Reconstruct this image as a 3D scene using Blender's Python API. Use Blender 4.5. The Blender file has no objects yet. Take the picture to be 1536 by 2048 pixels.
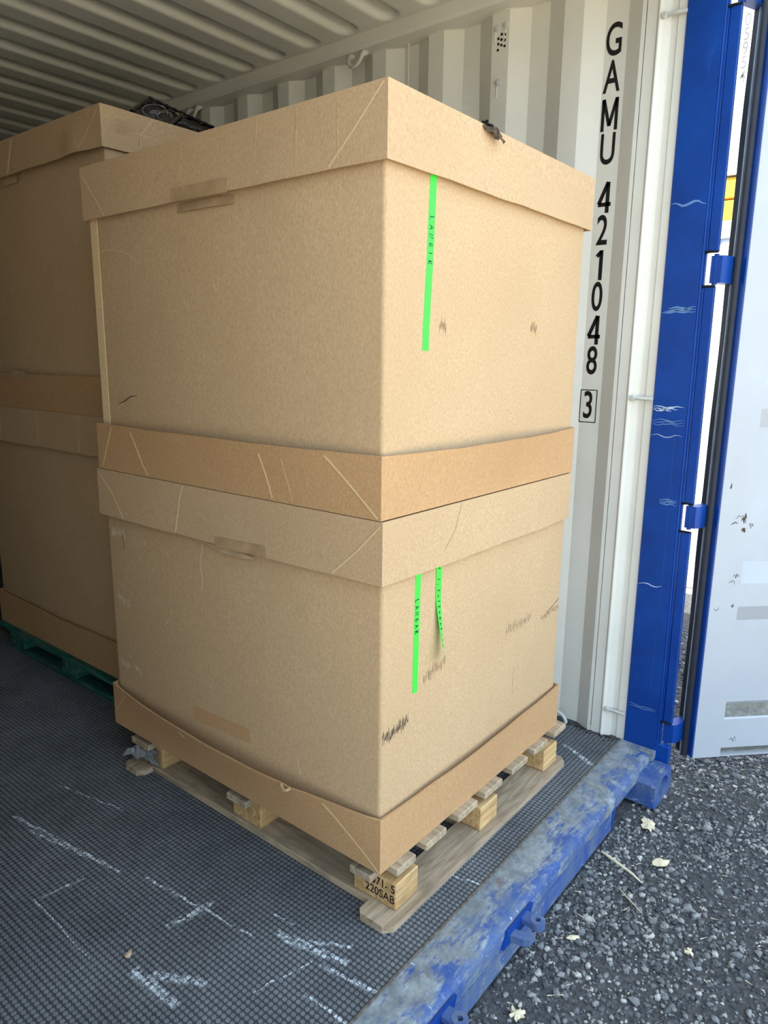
import bpy, bmesh, math, random
import numpy as np
from mathutils import Vector, Matrix
random.seed(7); rng = np.random.default_rng(7)
sc = bpy.context.scene
C = sc.collection

# ------------------------------------------------------------------ camera, sky, sun, exposure
cd = bpy.data.cameras.new('camera'); cam = bpy.data.objects.new('camera', cd); C.objects.link(cam)
cd.sensor_fit = 'VERTICAL'; cd.sensor_height = 36.0; cd.lens = 36.0*1433.275/2048.0
cd.clip_start = 0.05; cd.clip_end = 300
RT = Vector((0.62738201, -0.7786165, 0.01217197)); DN = Vector((-0.1548893, -0.14009248, -0.97794857)); FW = Vector((0.7631521, 0.61166203, -0.20849086))
m = Matrix((RT, -DN, -FW)).transposed().to_4x4(); m.translation = (-1.2476, -1.00495, 1.43507)
cam.matrix_world = m
sc.camera = cam

w = bpy.data.worlds.new('sky'); sc.world = w; w.use_nodes = True
bg = w.node_tree.nodes['Background']
bg.inputs[0].default_value = (0.60, 0.79, 1.0, 1); bg.inputs[1].default_value = 1.0
sd = bpy.data.lights.new('sun', 'SUN'); sd.energy = 5.6; sd.angle = 0.009; sd.color = (1.0, 0.94, 0.85)
sun = bpy.data.objects.new('sun', sd); C.objects.link(sun)
sun.rotation_euler = Vector((-0.48, 0.52, 0.70)).to_track_quat('Z', 'Y').to_euler()
vs = sc.view_settings
vs.view_transform = 'Standard'; vs.look = 'None'; vs.exposure = 1.78; vs.gamma = 1.0; vs.use_curve_mapping = False
sc.cycles.diffuse_bounces = 8; sc.cycles.max_bounces = 12

# ------------------------------------------------------------------ materials
def S(r, g, b):
    f = lambda c: (c/255/12.92) if c/255 <= .04045 else ((c/255+.055)/1.055)**2.4
    return (f(r), f(g), f(b), 1)
class NT:
    def __init__(s, name):
        s.m = bpy.data.materials.new(name); s.m.use_nodes = True; s.t = s.m.node_tree
        s.b = s.t.nodes['Principled BSDF']
    def n(s, typ, **kw):
        x = s.t.nodes.new(typ)
        for k, v in kw.items(): setattr(x, k, v)
        return x
    def l(s, a, b): s.t.links.new(a, b)
    def coord(s, scale=(1, 1, 1), rand=False, kind='Object'):
        tc = s.n('ShaderNodeTexCoord'); mp = s.n('ShaderNodeMapping'); mp.inputs['Scale'].default_value = scale
        o = tc.outputs[kind]
        if rand:
            oi = s.n('ShaderNodeObjectInfo'); va = s.n('ShaderNodeVectorMath', operation='MULTIPLY_ADD')
            va.inputs[1].default_value = (13, 17, 19)
            s.l(oi.outputs['Random'], va.inputs[0]); s.l(o, va.inputs[2]); o = va.outputs[0]
        s.l(o, mp.inputs['Vector']); return mp.outputs[0]
    def noise(s, vec, scale, detail=4, rough=.55, dist=0):
        x = s.n('ShaderNodeTexNoise'); x.inputs['Scale'].default_value = scale; x.inputs['Detail'].default_value = detail
        x.inputs['Roughness'].default_value = rough; x.inputs['Distortion'].default_value = dist
        s.l(vec, x.inputs['Vector']); return x.outputs['Fac']
    def ramp(s, fac, stops):
        x = s.n('ShaderNodeValToRGB'); e = x.color_ramp.elements
        e[0].position, e[0].color = stops[0]; e[1].position, e[1].color = stops[-1]
        for p, c in stops[1:-1]:
            k = e.new(p); k.color = c
        s.l(fac, x.inputs[0]); return x.outputs[0]
    def mask(s, fac, lo, hi):
        x = s.n('ShaderNodeMapRange'); x.inputs[1].default_value = lo; x.inputs[2].default_value = hi; x.clamp = True
        s.l(fac, x.inputs[0]); return x.outputs[0]
    def mix(s, fac, a, b, mode='MIX'):
        x = s.n('ShaderNodeMix', data_type='RGBA', blend_type=mode)
        if isinstance(fac, float): x.inputs[0].default_value = fac
        else: s.l(fac, x.inputs[0])
        for i, v in ((6, a), (7, b)):
            if isinstance(v, tuple): x.inputs[i].default_value = v
            else: s.l(v, x.inputs[i])
        return x.outputs[2]
    def math(s, op, a, b=0.0, c=None):
        x = s.n('ShaderNodeMath', operation=op)
        for i, v in enumerate((a, b) if c is None else (a, b, c)):
            if isinstance(v, (int, float)): x.inputs[i].default_value = v
            else: s.l(v, x.inputs[i])
        return x.outputs[0]
    def col(s, c):
        if isinstance(c, tuple): s.b.inputs['Base Color'].default_value = c
        else: s.l(c, s.b.inputs['Base Color'])
    def bump(s, h, strength=.3, dist=.002):
        x = s.n('ShaderNodeBump'); x.inputs['Strength'].default_value = strength; x.inputs['Distance'].default_value = dist
        s.l(h, x.inputs['Height']); s.l(x.outputs[0], s.b.inputs['Normal'])
    def rough(s, r, spec=.4, metal=0.0):
        if isinstance(r, (int, float)): s.b.inputs['Roughness'].default_value = r
        else: s.l(r, s.b.inputs['Roughness'])
        s.b.inputs['Specular IOR Level'].default_value = spec; s.b.inputs['Metallic'].default_value = metal

def cardboard(name, c, dark, light):
    k = NT(name)
    v = k.coord((1, 1, .45)); f = k.noise(v, 260, 3, .6)
    big = k.noise(k.coord(), 3.0, 3)
    flute = k.noise(k.coord((1, 1, .03)), 190, 1)
    a = k.ramp(f, [(.30, dark), (.5, c), (.72, light)])
    a = k.mix(k.mask(big, .35, .7), a, k.mix(.35, a, dark))
    a = k.mix(k.math('MULTIPLY', k.mask(flute, .35, .65), .13), a, dark)
    k.col(a); k.rough(.78, .25)
    k.bump(k.math('ADD', k.math('MULTIPLY', f, .35), flute), .18, .0012)
    return k.m
M_card = cardboard('cardboard', S(188, 157, 119), S(175, 144, 107), S(201, 171, 134))
M_tray = cardboard('cardboard_tray', S(185, 145, 102), S(170, 131, 90), S(197, 158, 116))
M_lid = cardboard('cardboard_lid', S(187, 156, 119), S(173, 142, 106), S(200, 170, 134))
M_crease = cardboard('cardboard_crease', S(214, 184, 140), S(200, 168, 124), S(224, 196, 154))
M_edge = cardboard('cardboard_edge', S(200, 170, 126), S(170, 138, 98), S(214, 186, 144))
def plain(name, c, r=.6, spec=.4, metal=0.0, var=.12, scale=20, bump=0.0):
    k = NT(name); f = k.noise(k.coord(), scale, 4)
    d = tuple(x*(1-var*2) for x in c[:3])+(1,); h = tuple(min(1, x*(1+var)) for x in c[:3])+(1,)
    k.col(k.ramp(f, [(.3, d), (.7, h)])); k.rough(r, spec, metal)
    if bump: k.bump(f, bump, .001)
    return k.m
M_btape = plain('brown_tape', S(172, 141, 104), .28, .5)
M_ctape = plain('clear_tape', S(188, 160, 124), .2, .6)
M_gtape = plain('green_tape', S(62, 228, 62), .5, .35, var=.04)
M_ink = plain('marker_ink', S(4, 46, 34), .5)
M_scuffd = plain('dark_scuff', S(146, 124, 98), .8, .1)
M_scuffk = plain('black_scuff', S(84, 74, 66), .8, .1)
M_scuffw = plain('pale_scuff', S(200, 180, 150), .8, .1)
M_black = plain('black_paint', S(12, 12, 13), .5, .35)
M_rubber = plain('black_rubber', S(14, 15, 17), .7, .25)
M_rubber2 = plain('grey_rubber', S(44, 46, 53), .5, .4)
M_gasket = plain('pale_gasket', S(150, 156, 158), .55)
M_white = plain('white_paint', S(168, 170, 174), .45, .4, var=.025, scale=6)
M_steelin = plain('light_grey_paint', S(214, 210, 198), .5, .35, var=.025, scale=5)
M_rope = plain('ring_paint', S(196, 195, 188), .45)
M_caulk = plain('sealant', S(120, 118, 110), .7)
M_dirt = plain('floor_dirt', S(56, 52, 48), .95, .1, scale=60, bump=.6)
M_chip = plain('pale_wood_chip', S(222, 206, 172), .8, .2, scale=60)
M_yellow = plain('yellow_timber', S(232, 176, 40), .6)
M_bplastic = plain('black_film', S(14, 15, 20), .22, .6, bump=.5, scale=30)
M_print = plain('white_print', S(150, 150, 165), .5)

def blue(name, wear, grad=0.0):
    k = NT(name); v = k.coord()
    base = k.ramp(k.noise(v, 6, 4), [(.3, S(0, 50, 124)), (.7, S(0, 62, 142))])
    lt = k.noise(k.coord((1, 1, .25)), 26, 6, .7)
    base = k.mix(k.math('MULTIPLY', k.mask(lt, .60, .76), .35), base, S(40, 92, 170))
    if wear:
        g = k.noise(v, 9, 8, .68, .6); fine = k.noise(k.coord((.25, 1, 1)), 80, 4, .7)
        tc = k.n('ShaderNodeTexCoord'); sp = k.n('ShaderNodeSeparateXYZ'); k.l(tc.outputs['Object'], sp.inputs[0])
        yy = k.math('ADD', k.math('MULTIPLY', g, .55), k.math('MULTIPLY', fine, .45))
        if grad: yy = k.math('MULTIPLY_ADD', sp.outputs[1], grad, yy)
        worn = k.mask(yy, .47-wear*.1, .56-wear*.1)
        metal = k.ramp(k.noise(v, 26, 6, .7), [(.32, S(92, 86, 78)), (.52, S(136, 138, 134)), (.72, S(168, 172, 172))])
        rust = k.mask(k.noise(v, 14, 6, .65), .60, .68)
        metal = k.mix(rust, metal, S(112, 74, 50))
        base = k.mix(worn, base, metal)
        base = k.mix(k.math('MULTIPLY', k.mask(k.noise(k.coord((1, 1, .4)), 11, 6, .7), .38, .62), .55), base, S(104, 112, 112))
        base = k.mix(.16, base, S(120, 140, 160))
        scr = k.mask(k.noise(k.coord((1, .12, 1)), 60, 3, .75), .66, .72)
        base = k.mix(k.math('MULTIPLY', scr, .7), base, S(196, 206, 214))
        k.bump(yy, .25, .0015)
    else:
        chip = k.mask(k.noise(v, 16, 6, .7), .70, .72); base = k.mix(chip, base, S(40, 80, 140))
    k.col(base); k.rough(.45 if not wear else .55, .28)
    return k.m
M_blue = blue('blue_paint', 0); M_bluew = blue('blue_paint_worn', .65); M_bluef = blue('blue_paint_scuffed', -.55); M_bluet = blue('blue_sill_top', .45, .9)

def wood(name, axis, c0, c1, c2):
    k = NT(name); s = [14, 14, 14]; s[axis] = 1.2
    v = k.coord(tuple(s), rand=True); f = k.noise(v, 3.2, 6, .6, 1.2)
    g = k.noise(k.coord((1, 1, 1), rand=True), 9, 4)
    a = k.ramp(f, [(.3, c0), (.5, c1), (.7, c2)])
    a = k.mix(k.mask(g, .5, .75), a, k.mix(.5, a, S(112, 102, 88)))
    k.col(a); k.rough(.8, .2); k.bump(f, .4, .0015); return k.m
M_wx = wood('pallet_board_x', 0, S(132, 110, 88), S(166, 144, 118), S(190, 170, 142))
M_wy = wood('pallet_board_y', 1, S(140, 120, 98), S(172, 150, 122), S(192, 172, 142))
M_wz = wood('pallet_block', 0, S(158, 120, 74), S(194, 156, 104), S(212, 180, 132))
M_gx = wood('green_board_x', 0, S(18, 62, 54), S(30, 92, 80), S(70, 120, 104))
M_gy = wood('green_board_y', 1, S(18, 62, 54), S(30, 92, 80), S(60, 112, 96))
M_gz = wood('green_block', 0, S(24, 78, 68), S(48, 112, 98), S(104, 140, 120))

# floor rubber with paint streaks (marks placed where the floor carries them, in floor metres)
MARKS = [(-.394,1.168,-.324,.692,.010),(-.397,1.062,-.337,.762,.008),(-.289,.609,-.255,.363,.007),(-.348,.407,-.236,.387,.016),
 (-.335,.39,-.25,.372,.003),(-.255,.363,-.236,.216,.006),(-.184,.171,-.147,-.019,.015),(-.190,.140,-.165,.03,.010),(-.344,.087,-.195,.045,.004),
 (-.191,.022,-.162,-.134,.010),(-.150,.222,-.144,.167,.006),(-.274,-.009,-.267,-.127,.008),(-.487,.347,-.479,.209,.022),
 (-.509,.754,-.403,.739,.006),(.263,-.025,.294,-.145,.006),(1.141,.008,1.076,-.129,.014),(-.527,.76,-.536,.44,.003),
 (-.219,1.222,-.159,.935,.004),(-.46,.30,-.40,.20,.02),(-.16,.1,-.10,.0,.008)]
def floor_mat(name, lo, hi, markamt):
    k = NT(name); tc = k.n('ShaderNodeTexCoord'); P = tc.outputs['Object']
    n1 = k.noise(P, 4, 6, .65); n2 = k.noise(P, 60, 5, .7); n3 = k.noise(P, 140, 3, .6)
    base = k.ramp(k.math('ADD', k.math('MULTIPLY', n1, .55), k.math('MULTIPLY', n2, .45)), [(.33, lo), (.66, hi)])
    dis = k.n('ShaderNodeVectorMath', operation='MULTIPLY_ADD'); nz = k.n('ShaderNodeTexNoise'); nz.inputs['Scale'].default_value = 22; nz.inputs['Detail'].default_value = 3
    k.l(P, nz.inputs['Vector']); sub = k.n('ShaderNodeVectorMath', operation='SUBTRACT'); k.l(nz.outputs['Color'], sub.inputs[0]); sub.inputs[1].default_value = (.5, .5, .5)
    k.l(sub.outputs[0], dis.inputs[0]); dis.inputs[1].default_value = (.02, .02, 0); k.l(P, dis.inputs[2])
    sp = k.n('ShaderNodeSeparateXYZ'); k.l(dis.outputs[0], sp.inputs[0]); X, Y = sp.outputs[0], sp.outputs[1]
    tot = None
    for (x0, y0, x1, y1, wd) in MARKS:
        L = math.hypot(x1-x0, y1-y0); ux, uy = (x1-x0)/L, (y1-y0)/L; cx, cy = (x0+x1)/2, (y0+y1)/2
        a = k.math('SUBTRACT', k.math('ABSOLUTE', k.math('ADD', k.math('MULTIPLY_ADD', X, ux, -cx*ux-cy*uy), k.math('MULTIPLY', Y, uy))), L/2)
        b = k.math('ABSOLUTE', k.math('ADD', k.math('MULTIPLY_ADD', X, -uy, cx*uy-cy*ux), k.math('MULTIPLY', Y, ux)))
        d = k.math('MAXIMUM', a, b)
        q = k.mask(d, wd*.75, wd*.25)
        tot = q if tot is None else k.math('MAXIMUM', tot, q)
    tot = k.math('MULTIPLY', tot, k.mask(k.math('ADD', k.math('MULTIPLY', n2, .6), k.math('MULTIPLY', n3, .4)), .44, .54))
    scr = k.mask(k.noise(k.coord((1, .05, 1)), 38, 4, .7), .66, .75)
    scr2 = k.mask(k.noise(k.coord((.06, 1, 1)), 30, 4, .7), .68, .76)
    base = k.mix(k.math('MULTIPLY', k.math('MAXIMUM', scr, scr2), .22), base, S(150, 158, 166))
    dots = k.mask(k.noise(P, 95, 2, .5), .76, .80)
    base = k.mix(k.math('MULTIPLY', dots, .5*markamt), base, S(190, 190, 180))
    base = k.mix(k.math('MULTIPLY', tot, markamt), base, S(206, 212, 214))
    k.col(base); k.rough(.6, .35); k.bump(n2, .25, .001); return k.m
M_floor = floor_mat('floor_rubber', S(46, 47, 50), S(72, 74, 77), .35)
M_stud = floor_mat('floor_stud', S(78, 80, 82), S(122, 125, 127), .95)

def ground_mat():
    k = NT('ground_grit'); v = k.coord(); f = k.noise(v, 90, 6, .75); g = k.noise(v, 3, 4)
    a = k.ramp(f, [(.35, S(50, 50, 52)), (.55, S(86, 86, 87)), (.75, S(122, 121, 118))])
    k.col(k.mix(k.mask(g, .4, .7), a, k.mix(.4, a, S(62, 60, 58)))); k.rough(.95, .15); k.bump(f, .8, .006); return k.m
M_ground = ground_mat()
def stone_mat():
    k = NT('gravel_stone'); g = k.n('ShaderNodeNewGeometry')
    a = k.ramp(g.outputs['Random Per Island'], [(0, S(62, 63, 65)), (.5, S(100, 101, 102)), (.86, S(134, 133, 130)), (1, S(176, 172, 162))])
    k.col(a); k.rough(.85, .25); return k.m
M_stone = stone_mat()

# ------------------------------------------------------------------ mesh helpers
WL = {}
def wloc(o): return WL.get(o.name, Vector((0, 0, 0))) if o else Vector((0, 0, 0))
def tag(o, label=None, cat=None, group=None, kind=None):
    for k_, v_ in (('label', label), ('category', cat), ('group', group), ('kind', kind)):
        if v_: o[k_] = v_
    return o
def link(o, parent, world=Vector((0, 0, 0))):
    C.objects.link(o); WL[o.name] = Vector(world)
    if parent: o.parent = parent; o.location = Vector(world)-wloc(parent)
    else: o.location = Vector(world)
    return o
def empty(name, loc):
    o = bpy.data.objects.new(name, None); o.empty_display_size = .05; return link(o, None, Vector(loc))
def mesh_obj(name, verts, faces, mat, parent=None, smooth=None, at=None):
    """verts in world coordinates; object origin goes to the parent's origin (or `at`)"""
    org = Vector(at) if at is not None else wloc(parent)
    me = bpy.data.meshes.new(name)
    V = [(v[0]-org[0], v[1]-org[1], v[2]-org[2]) for v in verts]
    me.from_pydata(V, [], faces)
    bm = bmesh.new(); bm.from_mesh(me); bmesh.ops.recalc_face_normals(bm, faces=bm.faces); bm.to_mesh(me); bm.free()
    me.materials.append(mat)
    if smooth is not None:
        me.polygons.foreach_set('use_smooth', [True]*len(me.polygons)); me.set_sharp_from_angle(angle=math.radians(smooth))
    return link(bpy.data.objects.new(name, me), parent, org)
_cache = {}
def cbox(name, lo, hi, mat, parent=None, bevel=.002, seg=1):
    lo, hi = Vector(lo), Vector(hi); d = hi-lo; c = (lo+hi)/2
    key = (round(d.x, 4), round(d.y, 4), round(d.z, 4), mat.name, bevel)
    me = _cache.get(key)
    if me is None:
        bm = bmesh.new(); bmesh.ops.create_cube(bm, size=1.0)
        for v in bm.verts: v.co = Vector((v.co.x*d.x, v.co.y*d.y, v.co.z*d.z))
        if bevel: bmesh.ops.bevel(bm, geom=bm.edges[:], offset=bevel, segments=seg, affect='EDGES')
        me = bpy.data.meshes.new(name); bm.to_mesh(me); bm.free(); me.materials.append(mat); _cache[key] = me
    return link(bpy.data.objects.new(name, me), parent, c)
def prism(name, poly, z0, z1, mat, parent=None, bevel=0, smooth=None):
    n = len(poly); V = [(x, y, z0) for x, y in poly]+[(x, y, z1) for x, y in poly]
    F = [list(range(n))[::-1], list(range(n, 2*n))]+[[i, (i+1) % n, n+(i+1) % n, n+i] for i in range(n)]
    return mesh_obj(name, V, F, mat, parent, smooth)
def tube_data(pts, r, n=10, closed=False):
    pts = [Vector(p) for p in pts]; V = []; F = []; N = len(pts); up = None
    rr = r if isinstance(r, (list, tuple)) else [r]*N
    for i, p in enumerate(pts):
        a = pts[(i-1) % N] if (closed or i > 0) else p; b = pts[(i+1) % N] if (closed or i < N-1) else p
        t = (b-a).normalized()
        if up is None:
            up = t.orthogonal().normalized()
        up = (up-t*up.dot(t)).normalized(); s = t.cross(up)
        for j in range(n):
            q = 2*math.pi*j/n; V.append(p+(up*math.cos(q)+s*math.sin(q))*rr[i])
    M = N if closed else N-1
    for i in range(M):
        for j in range(n):
            F.append([i*n+j, i*n+(j+1) % n, ((i+1) % N)*n+(j+1) % n, ((i+1) % N)*n+j])
    if not closed: F += [list(range(n))[::-1], list(range((N-1)*n, N*n))]
    return V, F
def tube(name, pts, r, mat, parent=None, n=10, closed=False):
    V, F = tube_data(pts, r, n, closed); return mesh_obj(name, V, F, mat, parent, 50)
def ribbon_data(pts, normal, width, thick=.0006, taper=False):
    pts = [Vector(p) for p in pts]; nn = Vector(normal).normalized(); V = []; N = len(pts)
    for i, p in enumerate(pts):
        t = (pts[min(i+1, N-1)]-pts[max(i-1, 0)]).normalized(); s = t.cross(nn).normalized()
        wv = width/2
        if taper: wv *= max(.15, math.sin(math.pi*(i+.4)/(N-.2)))
        for q, h in ((-1, 0), (1, 0), (1, 1), (-1, 1)): V.append(p+s*wv*q+nn*thick*h)
    F = [[0, 1, 2, 3], [(N-1)*4+3, (N-1)*4+2, (N-1)*4+1, (N-1)*4]]
    for i in range(N-1):
        for j in range(4): F.append([i*4+j, i*4+(j+1) % 4, (i+1)*4+(j+1) % 4, (i+1)*4+j])
    return V, F
def merge(parts):
    V, F = [], []
    for v, f in parts:
        o = len(V); V += list(v); F += [[i+o for i in q] for q in f]
    return V, F
def ribbon(name, pts, normal, width, mat, parent, thick=.0006, taper=False):
    V, F = ribbon_data(pts, normal, width, thick, taper); return mesh_obj(name, V, F, mat, parent)
def text(name, body, size, mat, parent, origin, right, up, xs=1.0, bold=0.0, thick=.0006, align='CENTER'):
    cu = bpy.data.curves.new(name, 'FONT'); cu.body = body; cu.size = 1; cu.align_x = align; cu.align_y = 'CENTER'; cu.offset = bold; cu.resolution_u = 6
    cu.extrude = 0
    o = bpy.data.objects.new(name+'_tmp', cu); C.objects.link(o)
    dg = bpy.context.evaluated_depsgraph_get(); dg.update()
    me = bpy.data.meshes.new_from_object(o.evaluated_get(dg)); bpy.data.objects.remove(o); bpy.data.curves.remove(cu)
    r, u = Vector(right).normalized(), Vector(up).normalized(); nn = r.cross(u); org = Vector(origin); pw = wloc(parent)
    for v in me.vertices:
        v.co = org+r*(v.co.x*size*xs)+u*(v.co.y*size)+nn*thick-pw
    me.materials.clear(); me.materials.append(mat); me.name = name
    ob = bpy.data.objects.new(name, me); return link(ob, parent, pw)
def np_mesh(name, V, F, mat, parent=None):
    """V (n,3) F (m,k) uniform polygons"""
    me = bpy.data.meshes.new(name); k = F.shape[1]
    me.vertices.add(len(V)); me.vertices.foreach_set('co', np.asarray(V, np.float32).ravel())
    me.loops.add(F.size); me.loops.foreach_set('vertex_index', F.astype(np.int32).ravel())
    me.polygons.add(len(F)); me.polygons.foreach_set('loop_start', np.arange(0, F.size, k, dtype=np.int32))
    me.update(calc_edges=True); me.validate(); me.materials.append(mat)
    me.polygons.foreach_set('use_smooth', [False]*len(me.polygons))
    return link(bpy.data.objects.new(name, me), parent)

# ================================================================== SETTING
WX0, WX1, Y0, Y1, ZC = -1.09, 1.31, -.138, 5.95, 2.745
GZ = -.15
# ground
ground = mesh_obj('ground', [(-1.0, -2.1, GZ), (3.85, -2.1, GZ), (3.85, 9, GZ), (-1.0, 9, GZ)], [[0, 1, 2, 3]], M_ground)
tag(ground, 'dark grey gravel strip around the open container', 'ground', kind='structure')
M_conc = plain('bounce_concrete', S(196, 184, 160), .85, .2, var=.06, scale=3)
yard = mesh_obj('added_yard', [(-45, -45, GZ-.006), (45, -45, GZ-.006), (45, 45, GZ-.006), (-45, 45, GZ-.006)], [[0, 1, 2, 3]], M_conc)  # assumed paving, added so its pale tone bounces light into the container
tag(yard, 'assumed pale concrete yard, added to bounce light into the container', 'added pavement', kind='structure')
# container floor
floor = cbox('floor', (WX0, Y0, -.05), (1.345, Y1, -.0016), M_floor, None, 0)
floor.data = floor.data.copy(); off = Vector(floor.location)
for v in floor.data.vertices: v.co += off
floor.location = (0, 0, 0); WL[floor.name] = Vector((0, 0, 0))
tag(floor, 'black studded rubber floor of the container with white scrapes', 'floor', kind='structure')
def studs():
    p = .0146; r = .0060
    xs = np.arange(WX0+.02, 1.30, p); ys = np.arange(Y0+.012, 2.9, p)
    gx, gy = np.meshgrid(xs, ys); gx, gy = gx.ravel(), gy.ravel()
    keep = ~((gx > .16) & (gx < .86) & (gy > .14) & (gy < 1.02)) & ~((gx > .30) & (gy > 1.55)) & ~((gx > 1.16) & (gy > .3))
    keep &= gx > -1.02+0*gy
    gx, gy = gx[keep], gy[keep]; n = len(gx); k = 8
    wearz = .0016
    a = np.arange(k)*2*np.pi/k+np.pi/8
    top = np.stack([gx[:, None]+r*.93*np.cos(a), gy[:, None]+r*.93*np.sin(a), np.full((n, k), 0.0)], -1)
    bot = np.stack([gx[:, None]+r*np.cos(a), gy[:, None]+r*np.sin(a), np.full((n, k), -wearz)], -1)
    V = np.concatenate([top, bot], 1).reshape(-1, 3); b = (np.arange(n)*2*k)[:, None]
    me_f = []
    for j in range(k):
        j2 = (j+1) % k; me_f.append(np.concatenate([b+j, b+k+j, b+k+j2, b+j2], 1))
    for q in ((0, 1, 2, 3), (0, 3, 4, 7), (4, 5, 6, 7)):
        me_f.append(np.concatenate([b+q[0], b+q[1], b+q[2], b+q[3]], 1))
    return V, np.concatenate(me_f, 0)
V, F = studs(); st = np_mesh('floor_studs', V, F, M_stud, floor); tag(st, kind='stuff')

# ceiling with pressed swages
def ceiling():
    pitch = .2113; yc0 = .963-pitch*5; R = .056
    ys = np.unique(np.round(np.concatenate([np.arange(Y0-.02, 4.3, .0088), np.arange(4.3, Y1+.02, .03)]), 4))
    xs = np.concatenate([[WX0-.03], np.arange(-1.03, -.93, .012), np.linspace(-.9, 1.14, 10), np.arange(1.155, 1.246, .0065), [1.26]])
    X, Y = np.meshgrid(xs, ys); k = np.round((Y-yc0)/pitch); yc = yc0+k*pitch
    dx = np.maximum(np.maximum(-1.0+R-X, X-(1.236-R)), 0); d = np.hypot(dx, Y-yc)
    # recess: near lip steep, far side a wide slope
    t = np.clip((R-d)/.034, 0, 1); h = .021*(t*t*(3-2*t)); h[k < 0] = 0
    Z = ZC+h; V = np.stack([X, Y, Z], -1).reshape(-1, 3); ny, nx = X.shape
    i = (np.arange(ny-1)[:, None]*nx+np.arange(nx-1)).ravel()
    return V, np.stack([i, i+nx, i+nx+1, i+1], 1)
V, F = ceiling(); ceil = np_mesh('ceiling', V, F, M_steelin)
ceil.data.polygons.foreach_set('use_smooth', [True]*len(ceil.data.polygons))
tag(ceil, 'light grey corrugated steel container roof seen from below', 'ceiling', kind='structure')
rc = cbox('roof_sheet', (WX0-.06, Y0-.14, 2.80), (1.38, Y1+.05, 2.83), M_blue, ceil, 0)
# side walls
def wall_profile():
    P = [(-.148, 1.330), (-.118, 1.330), (-.1151, 1.3345), (-.095, 1.3345), (-.092, 1.326), (-.075, 1.316)]
    # rounded rib, then flat flange, then corrugations
    for q in np.linspace(0, 1, 6): P.append((-.072+.016*q, 1.313-.007*math.sin(q*math.pi)))
    P += [(-.052, 1.313), (-.0215, 1.313), (-.0205, 1.3175), (-.0185, 1.3175), (-.0175, 1.311), (-.006, 1.311), (.052, 1.345), (.130, 1.345)]
    b = .197
    while b < Y1:
        P += [(b, WX1), (b+.072, WX1), (b+.145, 1.345), (b+.218, 1.345)]; b += .289
    P.append((Y1, 1.33))
    return P
prof = wall_profile(); ys = np.array([p[0] for p in prof]); xs = np.array([p[1] for p in prof])
def side_wall(name, f, zlo, zhi, dent):
    zs = np.linspace(zlo, zhi, 90 if dent else 4); Y, Z = np.meshgrid(ys, zs); X = np.broadcast_to(xs, Y.shape).copy()
    if dent:
        X += .013*np.exp(-((Y-.62)/.05)**2-((Z-2.33)/.17)**2)-.010*np.exp(-((Y-.69)/.035)**2-((Z-2.30)/.14)**2)
    V = np.stack([f(X), Y, Z], -1).reshape(-1, 3); ny, nx = Y.shape; i = (np.arange(ny-1)[:, None]*nx+np.arange(nx-1)).ravel()
    o = np_mesh(name, V, np.stack([i, i+1, i+nx+1, i+nx], 1), M_steelin); return o
wr = side_wall('wall_right', lambda x: x, -.03, 2.70, True)
tag(wr, 'light grey corrugated container side wall with black lettering', 'wall', kind='structure')
wl = side_wall('wall_left', lambda x: WX0+(WX1-x), -.03, 2.70, False)
tag(wl, 'light grey corrugated container side wall opposite the lettered wall', 'wall', kind='structure')
# outer skins (blue outside of the walls)
cbox('outer_skin', (1.372, -.10, -.03), (1.378, Y1, 2.80), M_blue, wr, 0)
cbox('outer_skin', (WX0-.068, -.14, -.03), (WX0-.062, Y1, 2.80), M_blue, wl, 0)
wb = cbox('wall_back', (WX0-.05, Y1, -.05), (1.36, Y1+.04, 2.80), M_steelin, None, 0)
tag(wb, 'light grey end wall of the container', 'wall', kind='structure')
rail = mesh_obj('trim_1', [(x, y, z) for y in (-.15, Y1) for x, z in ((1.262, 2.80), (1.246, 2.752), (1.244, 2.738), (1.247, 2.700), (1.256, 2.690), (1.355, 2.684), (1.355, 2.80))],
    [[i, (i+1) % 7, 7+(i+1) % 7, 7+i] for i in range(7)]+[list(range(7)), list(range(7, 14))], M_steelin, None, 30)
tag(rail, 'grey top side rail between roof and corrugated wall', 'rail', kind='structure')
rail2 = cbox('trim_2', (WX0-.05, -.15, 2.69), (WX0+.06, Y1, 2.80), M_steelin, None, .004)
tag(rail2, 'grey top side rail opposite the lettered wall', 'rail', kind='structure')
hdr = cbox('trim_3', (WX0-.05, -.29, 2.64), (1.36, -.16, 2.86), M_blue, None, .006)
tag(hdr, 'blue header beam over the container doorway', 'beam', kind='structure')
# rail seams / wavy sealant line where wall meets rail
pl = [(p[1]-.002, p[0], 2.687) for p in prof if -.03 < p[0] < 4.2]
tube('sealant', pl, .0028, M_steelin, wr, 6)
# vertical sealant in the flange gap
tube('sealant', [(1.3155, -.0195+.0012*math.sin(z*9)+.0012*math.sin(z*23), z) for z in np.linspace(.02, 2.68, 60)], .0022, M_caulk, wr, 5)
# vertical weld seams on wall crests
for yy in (.945-.0, 2.39): tube('weld_seam', [(1.3455 if yy > 2 else 1.3095, yy, .05), (1.3455 if yy > 2 else 1.3095, yy, 2.68)], .0018, M_steelin, wr, 5)
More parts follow.
